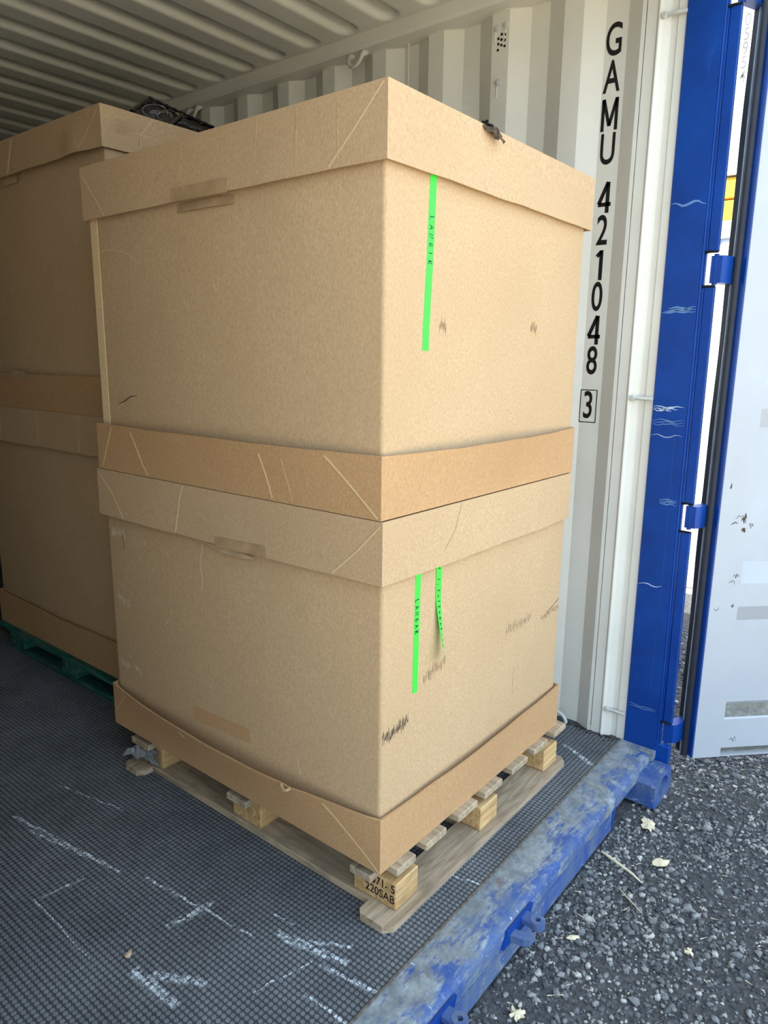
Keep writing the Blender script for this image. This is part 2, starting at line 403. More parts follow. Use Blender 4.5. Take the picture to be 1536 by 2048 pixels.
# lettering
YL = .097; zt = 2.548
BL = {'M': [((-.5, -.5), (-.5, .5)), ((.5, -.5), (.5, .5)), ((-.48, .5), (0, -.35)), ((.48, .5), (0, -.35))], '4': [((.22, -.5), (.22, .5)), ((-.5, -.22), (.5, -.22)), ((.2, .5), (-.46, -.2))], '1': [((.1, -.5), (.1, .5)), ((.08, .46), (-.25, .30))]}
def block_letter(name, ch, yc, zc, wd, hg, st_):
    parts = [ribbon_data([(1.3444, yc-a[0]*wd, zc+a[1]*hg), (1.3444, yc-b[0]*wd, zc+b[1]*hg)], (-1, 0, 0), st_, .0006) for a, b in BL[ch]]
    return mesh_obj(name, *merge(parts), M_black, wr)
for i, ch in enumerate('GAMU'):
    if ch in BL: block_letter('painted_letter', ch, YL-.001*i, 2.500-.1145*i, .048, .102, .0112); continue
    o = text('painted_letter', ch, .142, M_black, wr, (1.3444, YL-.001*i, 2.500-.1145*i), (0, -1, 0), (0, 0, 1), .60 if ch not in 'M' else .58, .012 if ch != 'M' else .0035)
for i, ch in enumerate('421048'):
    if ch in BL: block_letter('painted_digit', ch, YL-.006+.001*i, 2.002-.1135*i, .046, .102, .0135); continue
    o = text('painted_digit', ch, .142, M_black, wr, (1.3444, YL-.006+.001*i, 2.002-.1135*i), (0, -1, 0), (0, 0, 1), .62, .012)
text('painted_digit', '3', .140, M_black, wr, (1.3444, .099, 1.272), (0, -1, 0), (0, 0, 1), .62, .012)
fr = []
for a, b in (((.130, 1.332), (.067, 1.332)), ((.067, 1.332), (.067, 1.213)), ((.067, 1.213), (.130, 1.213)), ((.130, 1.213), (.130, 1.332))):
    fr.append(ribbon_data([(1.3444, a[0], a[1]), (1.3444, b[0], b[1])], (-1, 0, 0), .0032))
mesh_obj('painted_frame', *merge(fr), M_black, wr)
# ventilator holes, screws
for yy, zz in [(.517, 2.610), (.503, 2.606), (.530, 2.598), (.517, 2.592), (.503, 2.588), (.530, 2.580), (.517, 2.574), (.503, 2.568), (.531, 2.560)]:
    V, F = tube_data([(1.3086, yy, zz), (1.3096, yy, zz)], .0048, 12); mesh_obj('vent_hole', V, F, M_black, wr)
for yy, zz in ((.541, 2.634), (.501, 2.636), (.526, 2.450)):
    V, F = tube_data([(1.310, yy, zz), (1.3065, yy, zz), (1.3065, yy, zz), (1.303, yy, zz), (1.302, yy, zz)], [.012, .011, .007, .006, .003], 12); mesh_obj('screw', V, F, M_rope, wr, 40)
    tube('paint_run', [(1.3092, yy+.003, zz-.01), (1.3092, yy+.004, zz-.05)], .0016, M_steelin, wr, 5)
# lashing rings
def ring(yy, zz, X, r, sgn):
    P = [(X-.012*math.sin(a), yy+r*math.cos(a), zz+sgn*r*1.15*math.sin(a)) for a in np.linspace(0, math.pi, 15)]
    tube('lashing_ring', P, .0078, M_rope, wr, 8)
ring(1.19, 2.672, 1.262, .036, -1); ring(2.30, 2.672, 1.262, .036, -1); ring(.115, .004, 1.300, .036, 1); ring(3.4, 2.672, 1.262, .036, -1)
for yc in (1.19, 2.30, 3.4):
    for s_ in (-1, 1):
        tube('ring_knuckle', [(1.262, yc+s_*.036, 2.668), (1.270, yc+s_*.037, 2.680), (1.290, yc+s_*.038, 2.688)], [.011, .012, .011], M_rope, wr, 8)
# lashing bars in the post recess
for zz in (2.522, 1.311, .112):
    tube('lashing_bar', [(1.312, -.080, zz+.004), (1.312, -.084, zz), (1.314, -.148, zz-.001)], .0062, M_rope, wr, 8)
    V, F = tube_data([(1.312, -.078, zz), (1.304, -.078, zz)], [.011, .009], 10); mesh_obj('weld_bead', V, F, M_rope, wr, 40)
# dirt along the floor edge
V = []; F = []
for i in range(240):
    y_ = rng.uniform(-.12, .6); x_ = 1.312-abs(rng.normal(0, .018)); s_ = rng.uniform(.002, .006)
    o = len(V); V += [(x_+s_*math.cos(a), y_+s_*math.sin(a), -.001) for a in (0, 2.1, 4.2)]+[(x_, y_, s_*.9)]; F += [[o, o+1, o+3], [o+1, o+2, o+3], [o+2, o, o+3]]
tag(mesh_obj('floor_grit', V, F, M_dirt, floor), kind='stuff')

# ------------------------------------------------------------------ corner post with hinges, sill, casting
def tapered(name, x0, x1, yr0, yr1, yl0, yl1, z0, z1, mat, parent, bev=.004):
    # upright with slightly different edge positions at z=0 (yr0, yl0) and z=2.5 (yr1, yl1)
    f = lambda a, b, z: a+(b-a)*z/2.5
    V = []
    for z in (z0, z1):
        r_, l_ = f(yr0, yr1, z), f(yl0, yl1, z)
        V += [(x0+bev, r_, z), (x1, r_, z), (x1, l_, z), (x0+bev, l_, z), (x0, l_-bev, z), (x0, r_+bev, z)]
    F = [list(range(6)), list(range(6, 12))]+[[i, (i+1) % 6, 6+(i+1) % 6, 6+i] for i in range(6)]
    return mesh_obj(name, V, F, mat, parent, None, None if parent else ((x0+x1)/2, (yr0+yl0)/2, z0))
post = tapered('corner_post', 1.321, 1.352, -.276, -.262, -.151, -.145, -.05, 2.78, M_blue, None)
tag(post, 'blue painted steel corner post beside the open door', 'post', kind='structure')
tube('post_edge_bead', [(1.3235, -.2765, .02), (1.3235, -.2625, 2.62)], .0035, M_blue, post, 6)
tapered('post_back', 1.338, 1.352, -.283, -.269, -.27, -.256, -.03, 2.66, M_blue, post, .001)
notch = [(.022, .118), (.852, .952), (1.682, 1.790), (2.508, 2.61)]
segs = [(-.03, .022), (.118, .852), (.952, 1.682), (1.790, 2.508), (2.61, 2.70)]
for a, b in segs:
    tapered('hinge_channel', 1.339, 1.353, -.318, -.305, -.285, -.270, a, b, M_blue, post, .003)
    for q in (a, b):
        if .01 < q < 2.65: tube('weld_bead', [(1.338, -.278+.005*q, q), (1.337, -.295+.005*q, q+.001), (1.339, -.318+.005*q, q)], [.005, .0042, .004], M_rubber, post, 6)
# scratches across the post
def scratch(z, y0, y1, wd, wob, seed):
    r_ = random.Random(seed); n = 9
    P = [(1.3208, y0+(y1-y0)*i/n, z+wob*math.sin(i*1.1+seed)+r_.uniform(-1, 1)*.002) for i in range(n+1)]
    return ribbon_data(P, (-1, 0, 0), wd, .0004, True)
M_scrf = plain('paint_scratch_faint', S(44, 84, 146), .6); M_scr = plain('paint_scratch', S(92, 128, 176), .6); M_scr2 = plain('paint_scratch_light', S(168, 186, 208), .6)
mesh_obj('paint_scratch', *merge([scratch(1.945, -.150, -.262, .008, .005, 1)]), M_scr, post)
mesh_obj('paint_scratch', *merge([scratch(1.603+i*.006, -.150-.01*i, -.262, .007, .002, 3+i) for i in range(3)]), M_scr, post)
mesh_obj('paint_scratch', *merge([scratch(1.285-i*.006, -.150, -.255+.02*i, .005, .002, 6+i) for i in range(3)]), M_scr2, post)
mesh_obj('paint_scratch', *merge([scratch(1.225+i*.007, -.150, -.262, .003, .003, 9+i) for i in range(3)]), M_scr, post)
mesh_obj('paint_scratch', *merge([scratch(1.185, -.150, -.258, .003, .004, 12)]), M_scr2, post)
mesh_obj('paint_scratch', *merge([scratch(.945+i*.008, -.200, -.262, .005, .002, 14+i) for i in range(3)]), M_scr, post)
mesh_obj('paint_scratch', *merge([scratch(.640, -.150, -.24, .004, .004, 17)]), M_scr2, post)
mesh_obj('paint_scratch', *merge([scratch(.155+i*.007, -.155, -.262, .003, .002, 18+i) for i in range(2)]), M_scr, post)
mesh_obj('paint_scratch', *merge([ribbon_data([(1.3208, -.236+.002*math.sin(z*7), z), (1.3208, -.236+.002*math.sin(z*7+.6), z+.12)], (-1, 0, 0), .0009, .0003) for z in (.25, .37, .55, .67, .79, .95, 1.07)]), M_scrf, post)
# lower gusset, corner casting
cbox('post_foot', (1.325, -.322, -.04), (1.352, -.15, .03), M_blue, post, .004)
def casting():
    x0, x1, y0, y1, z0, z1 = 1.158, 1.345, -.332, -.16, GZ+.001, -.034
    bm = bmesh.new(); n = 20; cx, cz = (x0+x1)/2+.004, (z0+z1)/2+.004
    fr_ = []; bk = []; inner = []
    # front face with oval hole: square ring to oval ring
    for i in range(n):
        a = 2*math.pi*i/n; c_, s_ = math.cos(a), math.sin(a); k_ = 1/max(abs(c_), abs(s_))
        fr_.append(bm.verts.new((( x0+x1)/2+c_*k_*(x1-x0)/2, y0, (z0+z1)/2+s_*k_*(z1-z0)/2)))
        inner.append(bm.verts.new((cx+.040*c_*1.25, y0, cz+.030*s_*1.15)))
        bk.append(bm.verts.new((cx+.040*c_*1.25, y0+.03, cz+.030*s_*1.15)))
    for i in range(n):
        j = (i+1) % n; bm.faces.new((fr_[i], fr_[j], inner[j], inner[i])); bm.faces.new((inner[i], inner[j], bk[j], bk[i]))
    bm.faces.new(bk)
    rear = [bm.verts.new((v.co.x, y1, v.co.z)) for v in fr_]
    for i in range(n):
        j = (i+1) % n; bm.faces.new((fr_[j], fr_[i], rear[i], rear[j]))
    bm.faces.new(rear[::-1]); bmesh.ops.recalc_face_normals(bm, faces=bm.faces)
    V = [v.co.copy() for v in bm.verts]; bm.verts.index_update(); F = [[v.index for v in f.verts] for f in bm.faces]; bm.free(); return V, F
V, F = casting(); mesh_obj('corner_casting', V, F, M_bluef, post, 30)

sill = empty('door_sill', (0, -.2, GZ)); tag(sill, 'worn blue steel door sill along the container threshold', 'sill', kind='structure')
def extr_x(name, prof, x0, x1, mat, parent, smooth=25):
    n = len(prof); V = [(x0, y, z) for y, z in prof]+[(x1, y, z) for y, z in prof]
    F = [list(range(n)), list(range(n, 2*n))[::-1]]+[[i, (i+1) % n, n+(i+1) % n, n+i] for i in range(n)]
    return mesh_obj(name, V, F, mat, parent, smooth)
top = [(-.140, -.001), (-.160, .0005), (-.236, -.002), (-.252, -.005), (-.262, -.012), (-.266, -.022)]
extr_x('sill_top', top+[(-.266, -.055), (-.262, -.055), (-.255, -.02), (-.140, -.02)], -1.13, 1.30, M_bluet, sill)
extr_x('sill_face', [(-.266, -.054), (-.266, -.122), (-.262, -.128), (-.240, -.128), (-.240, -.054)], -1.13, .93, M_bluef, sill)
# gusset at the end of the deep part
mesh_obj('sill_gusset', [(.925, -.267, -.10), (.925, -.267, -.05), (.965, -.267, -.05), (.948, -.267, -.085), (.935, -.268, -.128)]+[(a, -.258, b) for a, b in ((.925, -.10), (.925, -.05), (.965, -.05), (.948, -.085), (.935, -.128))],
    [[0, 1, 2, 3, 4], [9, 8, 7, 6, 5]]+[[i, (i+1) % 5, 5+(i+1) % 5, 5+i] for i in range(5)], M_blue, sill)
cbox('sill_inner_web', (-1.13, -.20, -.13), (1.16, -.19, -.02), M_bluew, sill, 0)
cbox('floor_edge_angle', (-1.09, -.1415, -.02), (1.30, -.1345, .0022), plain('dirty_steel', S(104, 96, 86), .7, .3, var=.3, scale=70), sill, .001)
cbox('threshold_filler', (1.29, -.275, -.03), (1.325, -.138, .002), M_bluew, sill, .002)
# cam keepers on the sill face
def keeper(cx):
    mesh_obj('keeper_plate', [(cx-.085, -.2665, -.05), (cx+.055, -.2665, -.05), (cx+.075, -.2665, -.012), (cx-.06, -.2665, -.012)]+[(cx-.085, -.276, -.05), (cx+.055, -.276, -.05), (cx+.075, -.274, -.012), (cx-.06, -.274, -.012)],
        [[0, 1, 2, 3], [7, 6, 5, 4], [0, 4, 5, 1], [1, 5, 6, 2], [2, 6, 7, 3], [3, 7, 4, 0]], M_blue, sill)
    # eye lug with a drilled hole
    bm = bmesh.new(); n = 16; R0, R1 = .020, .0075; c0 = Vector((cx+.028, -.312, 0))
    z0, z1 = -.034, -.012; V = []; F = []
    for z in (z0, z1):
        for i in range(n):
            a = 2*math.pi*i/n; V.append((c0.x+R0*math.cos(a), c0.y+R0*math.sin(a), z))
        for i in range(n):
            a = 2*math.pi*i/n; V.append((c0.x+R1*math.cos(a), c0.y+R1*math.sin(a), z))
    for i in range(n):
        j = (i+1) % n
        F += [[i, j, n+j, n+i], [2*n+i, 3*n+i, 3*n+j, 2*n+j], [i, 2*n+i, 2*n+j, j], [n+i, n+j, 3*n+j, 3*n+i]]
    bm.free(); mesh_obj('keeper_eye', V, F, M_bluef, sill, 40)
    cbox('keeper_arm', (cx+.010, -.306, -.036), (cx+.046, -.270, -.014), M_bluef, sill, .004)
    mesh_obj('keeper_hook', [(x, y, z) for z in (-.046, -.026) for x, y in ((cx-.052, -.272), (cx-.024, -.272), (cx-.020, -.302), (cx-.004, -.304), (cx-.006, -.324), (cx-.034, -.322), (cx-.044, -.310))],
        [list(range(7)), list(range(7, 14))[::-1]]+[[i, (i+1) % 7, 7+(i+1) % 7, 7+i] for i in range(7)], M_bluef, sill)
keeper(.262); keeper(-.115); keeper(-.62)
# left door post (outside the frame)
lp_ = cbox('corner_post', (WX0-.06, -.33, GZ+.001), (WX0+.0, -.148, 2.78), M_bluef, None, .006)
tag(lp_, 'blue steel corner post on the near side of the doorway', 'post', kind='structure')

# ------------------------------------------------------------------ open door
door = empty('door_1', (1.395, -.387, -.02)); tag(door, 'white inner face of the container door swung open', 'door', kind='structure')
P0 = Vector((1.395, -.387, 0)); D = Vector((.717, -.697, 0)).normalized(); NO = Vector((-D.y, D.x, 0))
def dp(s, t, z): return P0+D*s+NO*t+Vector((0, 0, z))
def dprism(name, st_, z0, z1, mat, smooth=None):
    pts = [dp(s, t, 0) for s, t in st_]; return prism(name, [(p.x, p.y) for p in pts], z0, z1, mat, door, smooth=smooth)
dprism('hinge_stile', [(.004, .0), (.112, .0), (.112, .05), (.0, .05), (.0, .004)], -.020, 2.62, M_white)
dprism('edge_band', [(-.003, .002), (.002, .0008), (.002, .030), (-.003, .030)], -.020, 2.62, M_blue)
dprism('gasket_body', [(-.002, .029), (-.011, .031), (-.018, .037), (-.020, .045), (-.013, .054), (-.002, .057)], -.028, 2.62, M_rubber2, 60)
def lip(name, s0, t0, t1, dz, mat, amp):
    V = []; zs = np.linspace(-.03, 2.62, 70)
    for z in zs:
        wob = amp*(math.sin(z*5.3+t0*90)+.5*math.sin(z*13+1))
        for s, t in ((-.002, t0), (s0, t0+.002), (s0+wob, t1), (-.002, t1)): V.append(dp(s, t+wob*.5, z))
    F = [[0, 1, 2, 3], [len(V)-1-i for i in range(4)]]
    for i in range(len(zs)-1):
        for j in range(4): F.append([i*4+j, i*4+(j+1) % 4, i*4+4+(j+1) % 4, i*4+4+j])
    mesh_obj(name, V, F, mat, door, 40)
lip('gasket_strip', -.013, .057, .066, 0, M_gasket, .0010)
lip('gasket_lip', -.011, .067, .097, 0, M_rubber, .0025)
dprism('outer_skin', [(.0, .052), (1.16, .052), (1.16, .058), (.0, .058)], -.02, 2.62, M_blue)
zp = [(.170, .046), (.186, .034), (.512, .034), (.573, .010), (.660, .010), (.736, .034), (1.220, .034), (1.284, .010), (1.365, .010), (1.432, .034), (1.915, .034), (1.98, .010), (2.06, .010), (2.127, .034), (2.53, .034), (2.55, .01), (2.62, .01)]
def dpanel(name, zp, s0, s1, mat):
    V = []
    for z, t in zp: V += [dp(s0, t, z), dp(s1, t, z)]
    return mesh_obj(name, V, [[2*i, 2*i+1, 2*i+3, 2*i+2] for i in range(len(zp)-1)], mat, door)
dpanel('door_panel', zp, .112, 1.06, M_white)
M_ledge = plain('dirt_and_shade_paint', S(128, 126, 118), .7, .3, var=.2, scale=40)  # grey for dirt on the bottom ledge and painted shade on the panel ledge
dpanel('panel_ledge', [(.172, .0455), (.150, .0455), (.1385, .006)], .112, 1.06, M_ledge)
dpanel('bottom_rail', [(.1385, .006), (.132, .002), (.016, .002), (.012, .006)], .112, 1.06, M_white)
dpanel('bottom_ledge', [(.012, .006), (-.012, .026), (-.0145, .024)], .112, 1.06, M_ledge)
dpanel('bottom_flange', [(-.0145, .024), (-.015, .002), (-.020, .002), (-.020, .05)], .112, 1.06, M_white)
dprism('lock_stile', [(1.06, .0), (1.16, .0), (1.16, .05), (1.06, .05)], -.02, 2.62, M_white)
rb = []; rr_ = random.Random(5)
for z, s0, s1, wd in ((.880, .048, .075, .004), (.905, .06, .098, .002), (.865, .090, .106, .010), (.895, .086, .104, .007), (.912, .092, .106, .006), (.690, .080, .104, .004), (.665, .066, .09, .002), (.575, .02, .04, .002), (.58, .085, .095, .004), (.05, .14, .17, .003), (.87, .14, .16, .003), (1.02, .03, .036, .003)):
    tt = -.0002 if s0 < .11 else .0018 if z < .14 else .0338
    rb.append(ribbon_data([dp(s0+(s1-s0)*i/5, tt, z+rr_.uniform(-1, 1)*.012*(i > 0)) for i in range(6)], -NO, wd, .0004, True))
mesh_obj('rub_mark', *merge(rb), M_scuffk, door)
for a, b in notch:
    q = [(1.352, -.288), (1.358, -.284), (1.372, -.285), (1.478, -.330), (1.470, -.352), (1.366, -.330), (1.354, -.320)]
    prism('hinge_blade', q, a+.012, b-.010, M_blue, door, smooth=30)
    V, F = tube_data([(1.360, -.300, a+.006), (1.360, -.300, b-.004)], .008, 10); mesh_obj('hinge_pin', V, F, M_blue, door, 40)

# assumed second door leaf, out of view, added for the light reaching inside
d2 = empty('added_door', (-1.15, -.39, -.02)); tag(d2, 'assumed white second door leaf, unseen, added for its effect on the light', 'door', kind='structure')
def lp2(s, t): a = math.radians(203); return (-1.15+math.cos(a)*s+math.sin(a)*t, -.39+math.sin(a)*s-math.cos(a)*t)
prism('added_door_leaf', [lp2(0, 0), lp2(1.15, 0), lp2(1.15, .05), lp2(0, .05)], -.02, 2.62, M_white, d2)
prism('outer_skin', [lp2(0, .052), lp2(1.15, .052), lp2(1.15, .058), lp2(0, .058)], -.02, 2.62, M_blue, d2)

# ================================================================== BACKGROUND YARD
M_bgwhite = plain('white_container_paint', S(226, 228, 226), .5, .3, var=.03, scale=2)
M_bgdark = plain('dark_gap', S(40, 38, 36), .8)
def far_container(name, z0, z1, label):
    e = empty(name, (4.0, 1.0, z0)); tag(e, label, 'container', 'white containers stacked across the yard')
    pr = []; y = -2.2; X = 4.02
    while y < 4.0: pr += [(X, y), (X, y+.07), (X+.035, y+.14), (X+.035, y+.21)]; y += .28
    n = len(pr); V = [(x, y_, z0+.14) for x, y_ in pr]+[(x, y_, z1-.1) for x, y_ in pr]
    mesh_obj('side_panel', V, [[i, i+1, n+i+1, n+i] for i in range(n-1)], M_bgwhite, e)
    cbox('bottom_rail', (4.0, -2.2, z0), (4.08, 4.0, z0+.15), M_bgwhite, e, .004); cbox('top_rail', (4.0, -2.2, z1-.11), (4.08, 4.0, z1), M_bgwhite, e, .004)
    cbox('body', (4.07, -2.2, z0+.02), (6.4, 4.0, z1-.02), M_bgwhite, e, 0); return e
far_container('far_container', GZ, 2.345, 'lower white container across the yard, seen through the hinge gap')
fc = far_container('far_container', 2.62, 5.2, 'upper white container with black digits, stacked across the yard')
for i, ch in enumerate('0595 4'.replace(' ', '')):
    text('painted_digit', ch, .104, plain('faded_digit', S(96, 96, 96), .6) if i == 0 else bpy.data.materials['faded_digit'], fc, (4.0185, .378, 3.515-.080*i), (0, -1, 0), (0, 0, 1), .72, .004)
cbox('digit_plate', (4.019, .30, 2.78), (4.03, .47, 5.0), M_bgwhite, fc, 0)
for k_, (z0, z1) in enumerate(((2.352, 2.472), (2.482, 2.612))):
    b_ = cbox('yellow_beam', (4.02, -.6, z0), (4.22, 1.6, z1), M_yellow, None, .006)
    tag(b_, ['lower yellow timber beam between the two white containers', 'upper yellow timber beam between the two white containers'][k_], 'beam', 'yellow beams between the far containers')

# ================================================================== PALLETS
def pallet(name, x0, y0, y1, xr, mats, label, over=.038):
    wx, wy, wz = mats
    e = empty(name, ((x0+xr)/2, (y0+y1)/2, 0)); tag(e, label, 'pallet')
    # bottom boards: two end boards along x, three along y between them
    for a, b in ((y0-.026, y0+.082), (y1-.095, y1+.004)):
        ch = .022
        pts = [(x0-over-.024+ch, a), (xr+.035-ch, a), (xr+.035, a+ch), (xr+.035, b-ch*.6), (xr+.035-ch*.6, b), (x0-over-.024+ch*.6, b), (x0-over-.024, b-ch*.6), (x0-over-.024, a+ch)]
        prism('bottom_board', pts, 0.0005, .022, wx, e)
    for cx in ((x0+.042 if over > 0 else x0+.050), (x0+xr)/2, xr-.05):
        cbox('bottom_board', (cx-.052, y0+.083, .0005), (cx+.052, y1-.096, .0222), wy, e, .0015)
    ym = (y0+y1)/2
    for a, b in ((y0, y0+.145), (ym-.066, ym+.066), (y1-.145, y1)):
        for xa, xb in ((x0, x0+.100), ((x0+xr)/2-.050, (x0+xr)/2+.050), (xr-.100, xr)):
            cbox('block', (xa, a, .0224), (xb, b, .1002), wz, e, .003)
        cbox('stringer_board', (x0-over, a+(.056 if a == y0 else .026), .1004), (xr+.03, b-.018, .1220), wx, e, .0015)
    n = 7
    for xa, xb in ((x0+.004, x0+.086), (.173, .272), (.334, .438), (.480, .587), (.650, .755), (.803, .902), (.953, 1.049)):
        xa, xb = (xa, xb) if name == 'wooden_pallet' or xa < x0 else (xa+x0-.04, xb+x0-.04)
        cbox('top_board', (xa, y0-.002, .1222), (xb, y1+.02, .1440), wy, e, .003)
    return e
pal = pallet('wooden_pallet', .040, -.028, 1.145, .985, (M_wx, M_wy, M_wz), 'weathered wooden pallet under the front stack of cardboard boxes')
text('stamped_mark', '220SAB', .034, M_black, pal, (.0397, .025, .050), (0, -1, 0), (0, 0, 1), .92, .006)
text('stamped_mark', '1071- 5', .034, M_black, pal, (.0397, .022, .082), (0, -1, 0), (0, 0, 1), .92, .006)
gp = pallet('wooden_pallet', .222, 1.40, 2.56, 1.18, (M_gx, M_gy, M_gz), 'green painted pallet under the dark stack farther inside', -.02)

# ================================================================== CARDBOARD BOXES
def band(name, x0, x1, y0, y1, zf, ze, mat, parent, flare=(0, 0, 0, 0), drop=(0, 0, 0, 0), disp=None, thk=.006):
    """ring of four walls folded at height zf with a free edge at ze; order of walls front,right,back,left"""
    NC, NR = 30, 7; rr = random.Random(hash((round(x0, 3), round(zf, 3))) & 255); ph = [rr.uniform(0, 6) for _ in range(8)]
    def surf(wl_, s, t, ins=0.0):
        xa, xb, ya, yb = x0+ins, x1-ins, y0+ins, y1-ins
        base = [(xa+(xb-xa)*s, ya), (xb, ya+(yb-ya)*s), (xb-(xb-xa)*s, yb), (xa, yb-(yb-ya)*s)][wl_]
        out = [(0, -1), (1, 0), (0, 1), (-1, 0)][wl_]
        b = math.sin(math.pi*min(max(s, 0), 1))**.75
        o = flare[wl_]*b*t**1.4+.0012*math.sin(s*9+ph[wl_])*t*b+.0008*math.sin(s*23+ph[wl_+4])*t*b
        if disp: o += disp(wl_, s, t)*(1 if 0 < s < 1 else 0)
        z = zf+(ze-zf)*t*(1-drop[wl_]*b)+(.0009*math.sin(s*14+ph[wl_])+.0006*math.sin(s*37))*t*b
        return Vector((base[0]+out[0]*o, base[1]+out[1]*o, z))
    V = []; cols = [(w_, i/NC) for w_ in range(4) for i in range(NC)]; n = len(cols)
    for ins in (0, thk):
        for r_ in range(NR+1):
            for w_, s in cols: V.append(surf(w_, s, r_/NR, ins))
    F = []; L = (NR+1)*n
    for lay in (0, 1):
        for r_ in range(NR):
            for i in range(n):
                a = lay*L+r_*n+i; b = lay*L+r_*n+(i+1) % n; F.append([a, b, b+n, a+n])
    for i in range(n):
        j = (i+1) % n; F.append([NR*n+i, NR*n+j, L+NR*n+j, L+NR*n+i])
    # folded panel closing the ring
    F.append(list(range(n))); F.append([L+i for i in range(n)])
    o = mesh_obj(name, V, F, mat, parent, 28)
    def at(wl_, c, z, lift=.0007):
        s = [(c-x0)/(x1-x0), (c-y0)/(y1-y0), (x1-c)/(x1-x0), (y1-c)/(y1-y0)][wl_]; t = (z-zf)/(ze-zf)
        p = surf(wl_, s, t); out = [(0, -1, 0), (1, 0, 0), (0, 1, 0), (-1, 0, 0)][wl_]
        return p+Vector(out)*lift
    return o, at
def sleeve(name, x0, x1, y0, y1, z0, z1, mat, parent, r=.010, lean=(0, 0)):
    pts = []
    for cx, cy, a0 in ((x0+r, y0+r, 180), (x1-r, y0+r, 270), (x1-r, y1-r, 0), (x0+r, y1-r, 90)):
        for k_ in range(6):
            a = math.radians(a0+k_*18); pts.append((cx+r*math.cos(a), cy+r*math.sin(a)))
    n = len(pts); V = [(x, y, z0) for x, y in pts]+[(x+lean[0], y+lean[1], z1) for x, y in pts]
    return mesh_obj(name, V, [list(range(n)), list(range(n, 2*n))]+[[i, (i+1) % n, n+(i+1) % n, n+i] for i in range(n)], mat, parent, 40)
OUT = [(0, -1, 0), (1, 0, 0), (0, 1, 0), (-1, 0, 0)]
def crease(at, wl_, pts, parent, wd=.0028, mat=None):
    P = []
    for (c0, z0), (c1, z1) in zip(pts, pts[1:]):
        for k_ in range(6): P.append(at(wl_, c0+(c1-c0)*k_/6, z0+(z1-z0)*k_/6))
    P.append(at(wl_, *pts[-1])); ribbon('crease', P, OUT[wl_], wd, mat or M_crease, parent, .0008)
def flatstrip(name, wl_, plane, pts, wd, mat, parent, thick=.0006, taper=False, lift=.0004):
    P = [(c, plane-lift, z) if wl_ == 0 else (plane-lift, c, z) for c, z in pts]
    return ribbon(name, P, OUT[wl_], wd, mat, parent, thick, taper)
# hand lettering strokes (unit boxes, x right, y up)
GL = {'L': [[(0, 1), (.05, 0), (.6, .05)]], 'A': [[(0, 0), (.35, 1), (.7, 0)], [(.15, .4), (.6, .4)]], 'N': [[(0, 0), (.05, 1), (.55, .05), (.65, 1)]],
 'G': [[(.55, .9), (.2, .8), (0, .4), (.25, .05), (.55, .2), (.5, .5), (.3, .45)]], 'R': [[(0, 0), (.05, 1), (.5, .85), (.45, .6), (.05, .5), (.6, 0)]],
 'I': [[(.2, .1), (.25, .9)]], 'C': [[(.55, .9), (.1, .8), (0, .3), (.5, .05)]], '<': [[(.5, .9), (.1, .5), (.5, .15)]], '1': [[(.2, .1), (.3, .9)]],
 ',': [[(.1, .2), (0, -.1)]], '2': [[(0, .7), (.2, .95), (.45, .75), (.05, .1), (.55, .1)]], 'm': [[(0, .1), (.08, .6), (.25, .15), (.35, .6), (.5, .15), (.6, .5)]],
 '/': [[(.1, -.05), (.25, 1.05)]], 'E': [[(.5, .95), (.05, .9), (0, .1), (.5, .05)], [(.02, .5), (.4, .52)]], 'n': [[(0, .1), (.05, .7), (.3, .6), (.35, .1)]],
 'H': [[(0, 0), (.05, 1)], [(.45, 0), (.5, 1)], [(.03, .5), (.48, .5)]], 'F': [[(0, 0), (.05, 1), (.5, .95)], [(.03, .5), (.4, .5)]], 'U': [[(0, .9), (.1, .1), (.4, .15), (.5, .9)]]}
def handwriting(txt, hgt, adv, wd, fn, normal, mat, parent, name='inked_letter'):
    pos = 0
    for ch in txt:
        if ch != ' ':
            parts = [ribbon_data([fn(pos+x*hgt*.75, (y-.5)*hgt) for x, y in strk], normal, wd, .0003) for strk in GL[ch]]
            mesh_obj(name, *merge(parts), mat, parent)
        pos += adv
def scuffs(name, wl_, plane, c0, z0, c1, z1, n, hgt, wd, mat, parent, seed, slant=0.0):
    r_ = random.Random(seed); parts = []
    for i in range(n):
        u = (i+r_.random())/n; c = c0+(c1-c0)*u; z = z0+(z1-z0)*u+r_.gauss(0, hgt*.2); h = hgt*r_.uniform(.25, 1)
        pts = [(c, z-h/2), (c+slant*h*.5, z), (c+slant*h, z+h/2)]
        P = [(a, plane-.0003, b) if wl_ == 0 else (plane-.0003, a, b) for a, b in pts]
        parts.append(ribbon_data(P, OUT[wl_], wd*r_.uniform(.5, 1.3), .0003, True))
    return mesh_obj(name, *merge(parts), mat, parent)

# ---- lower front box
Z0, Z1, Z2, Z3, Z4, Z5, Z6 = .1445, .300, .915, 1.070, 1.221, 1.8415, 1.9946
b1 = empty('cardboard_box', (.5, .6, Z0)); tag(b1, 'lower front cardboard pallet box with two green tape strips', 'box', 'cardboard boxes in the front stack')
SL = .013
sleeve('sleeve', SL, 1.004, SL-.006, 1.206, Z0+.008, Z3-.008, M_card, b1)
def d_tray(w_, s, t):
    o = 0
    if w_ == 3: o += .010*math.exp(-((s-.756)/.012)**2)*t**3
    return o
_, t1 = band('tray', 0, 1.018, -.006, 1.222, Z0, Z1, M_tray, b1, (.012, .01, .02, .040), (.02, 0, .05, .10), d_tray)
_, l1 = band('lid', -.003, 1.006, -.004, 1.222, Z3-.001, Z2, M_lid, b1, (.006, .004, .004, .006), (0, 0, 0, 0), thk=.005)
crease(t1, 3, [(.176, .289), (.10, .225), (-.004, .149)], b1, .0035)
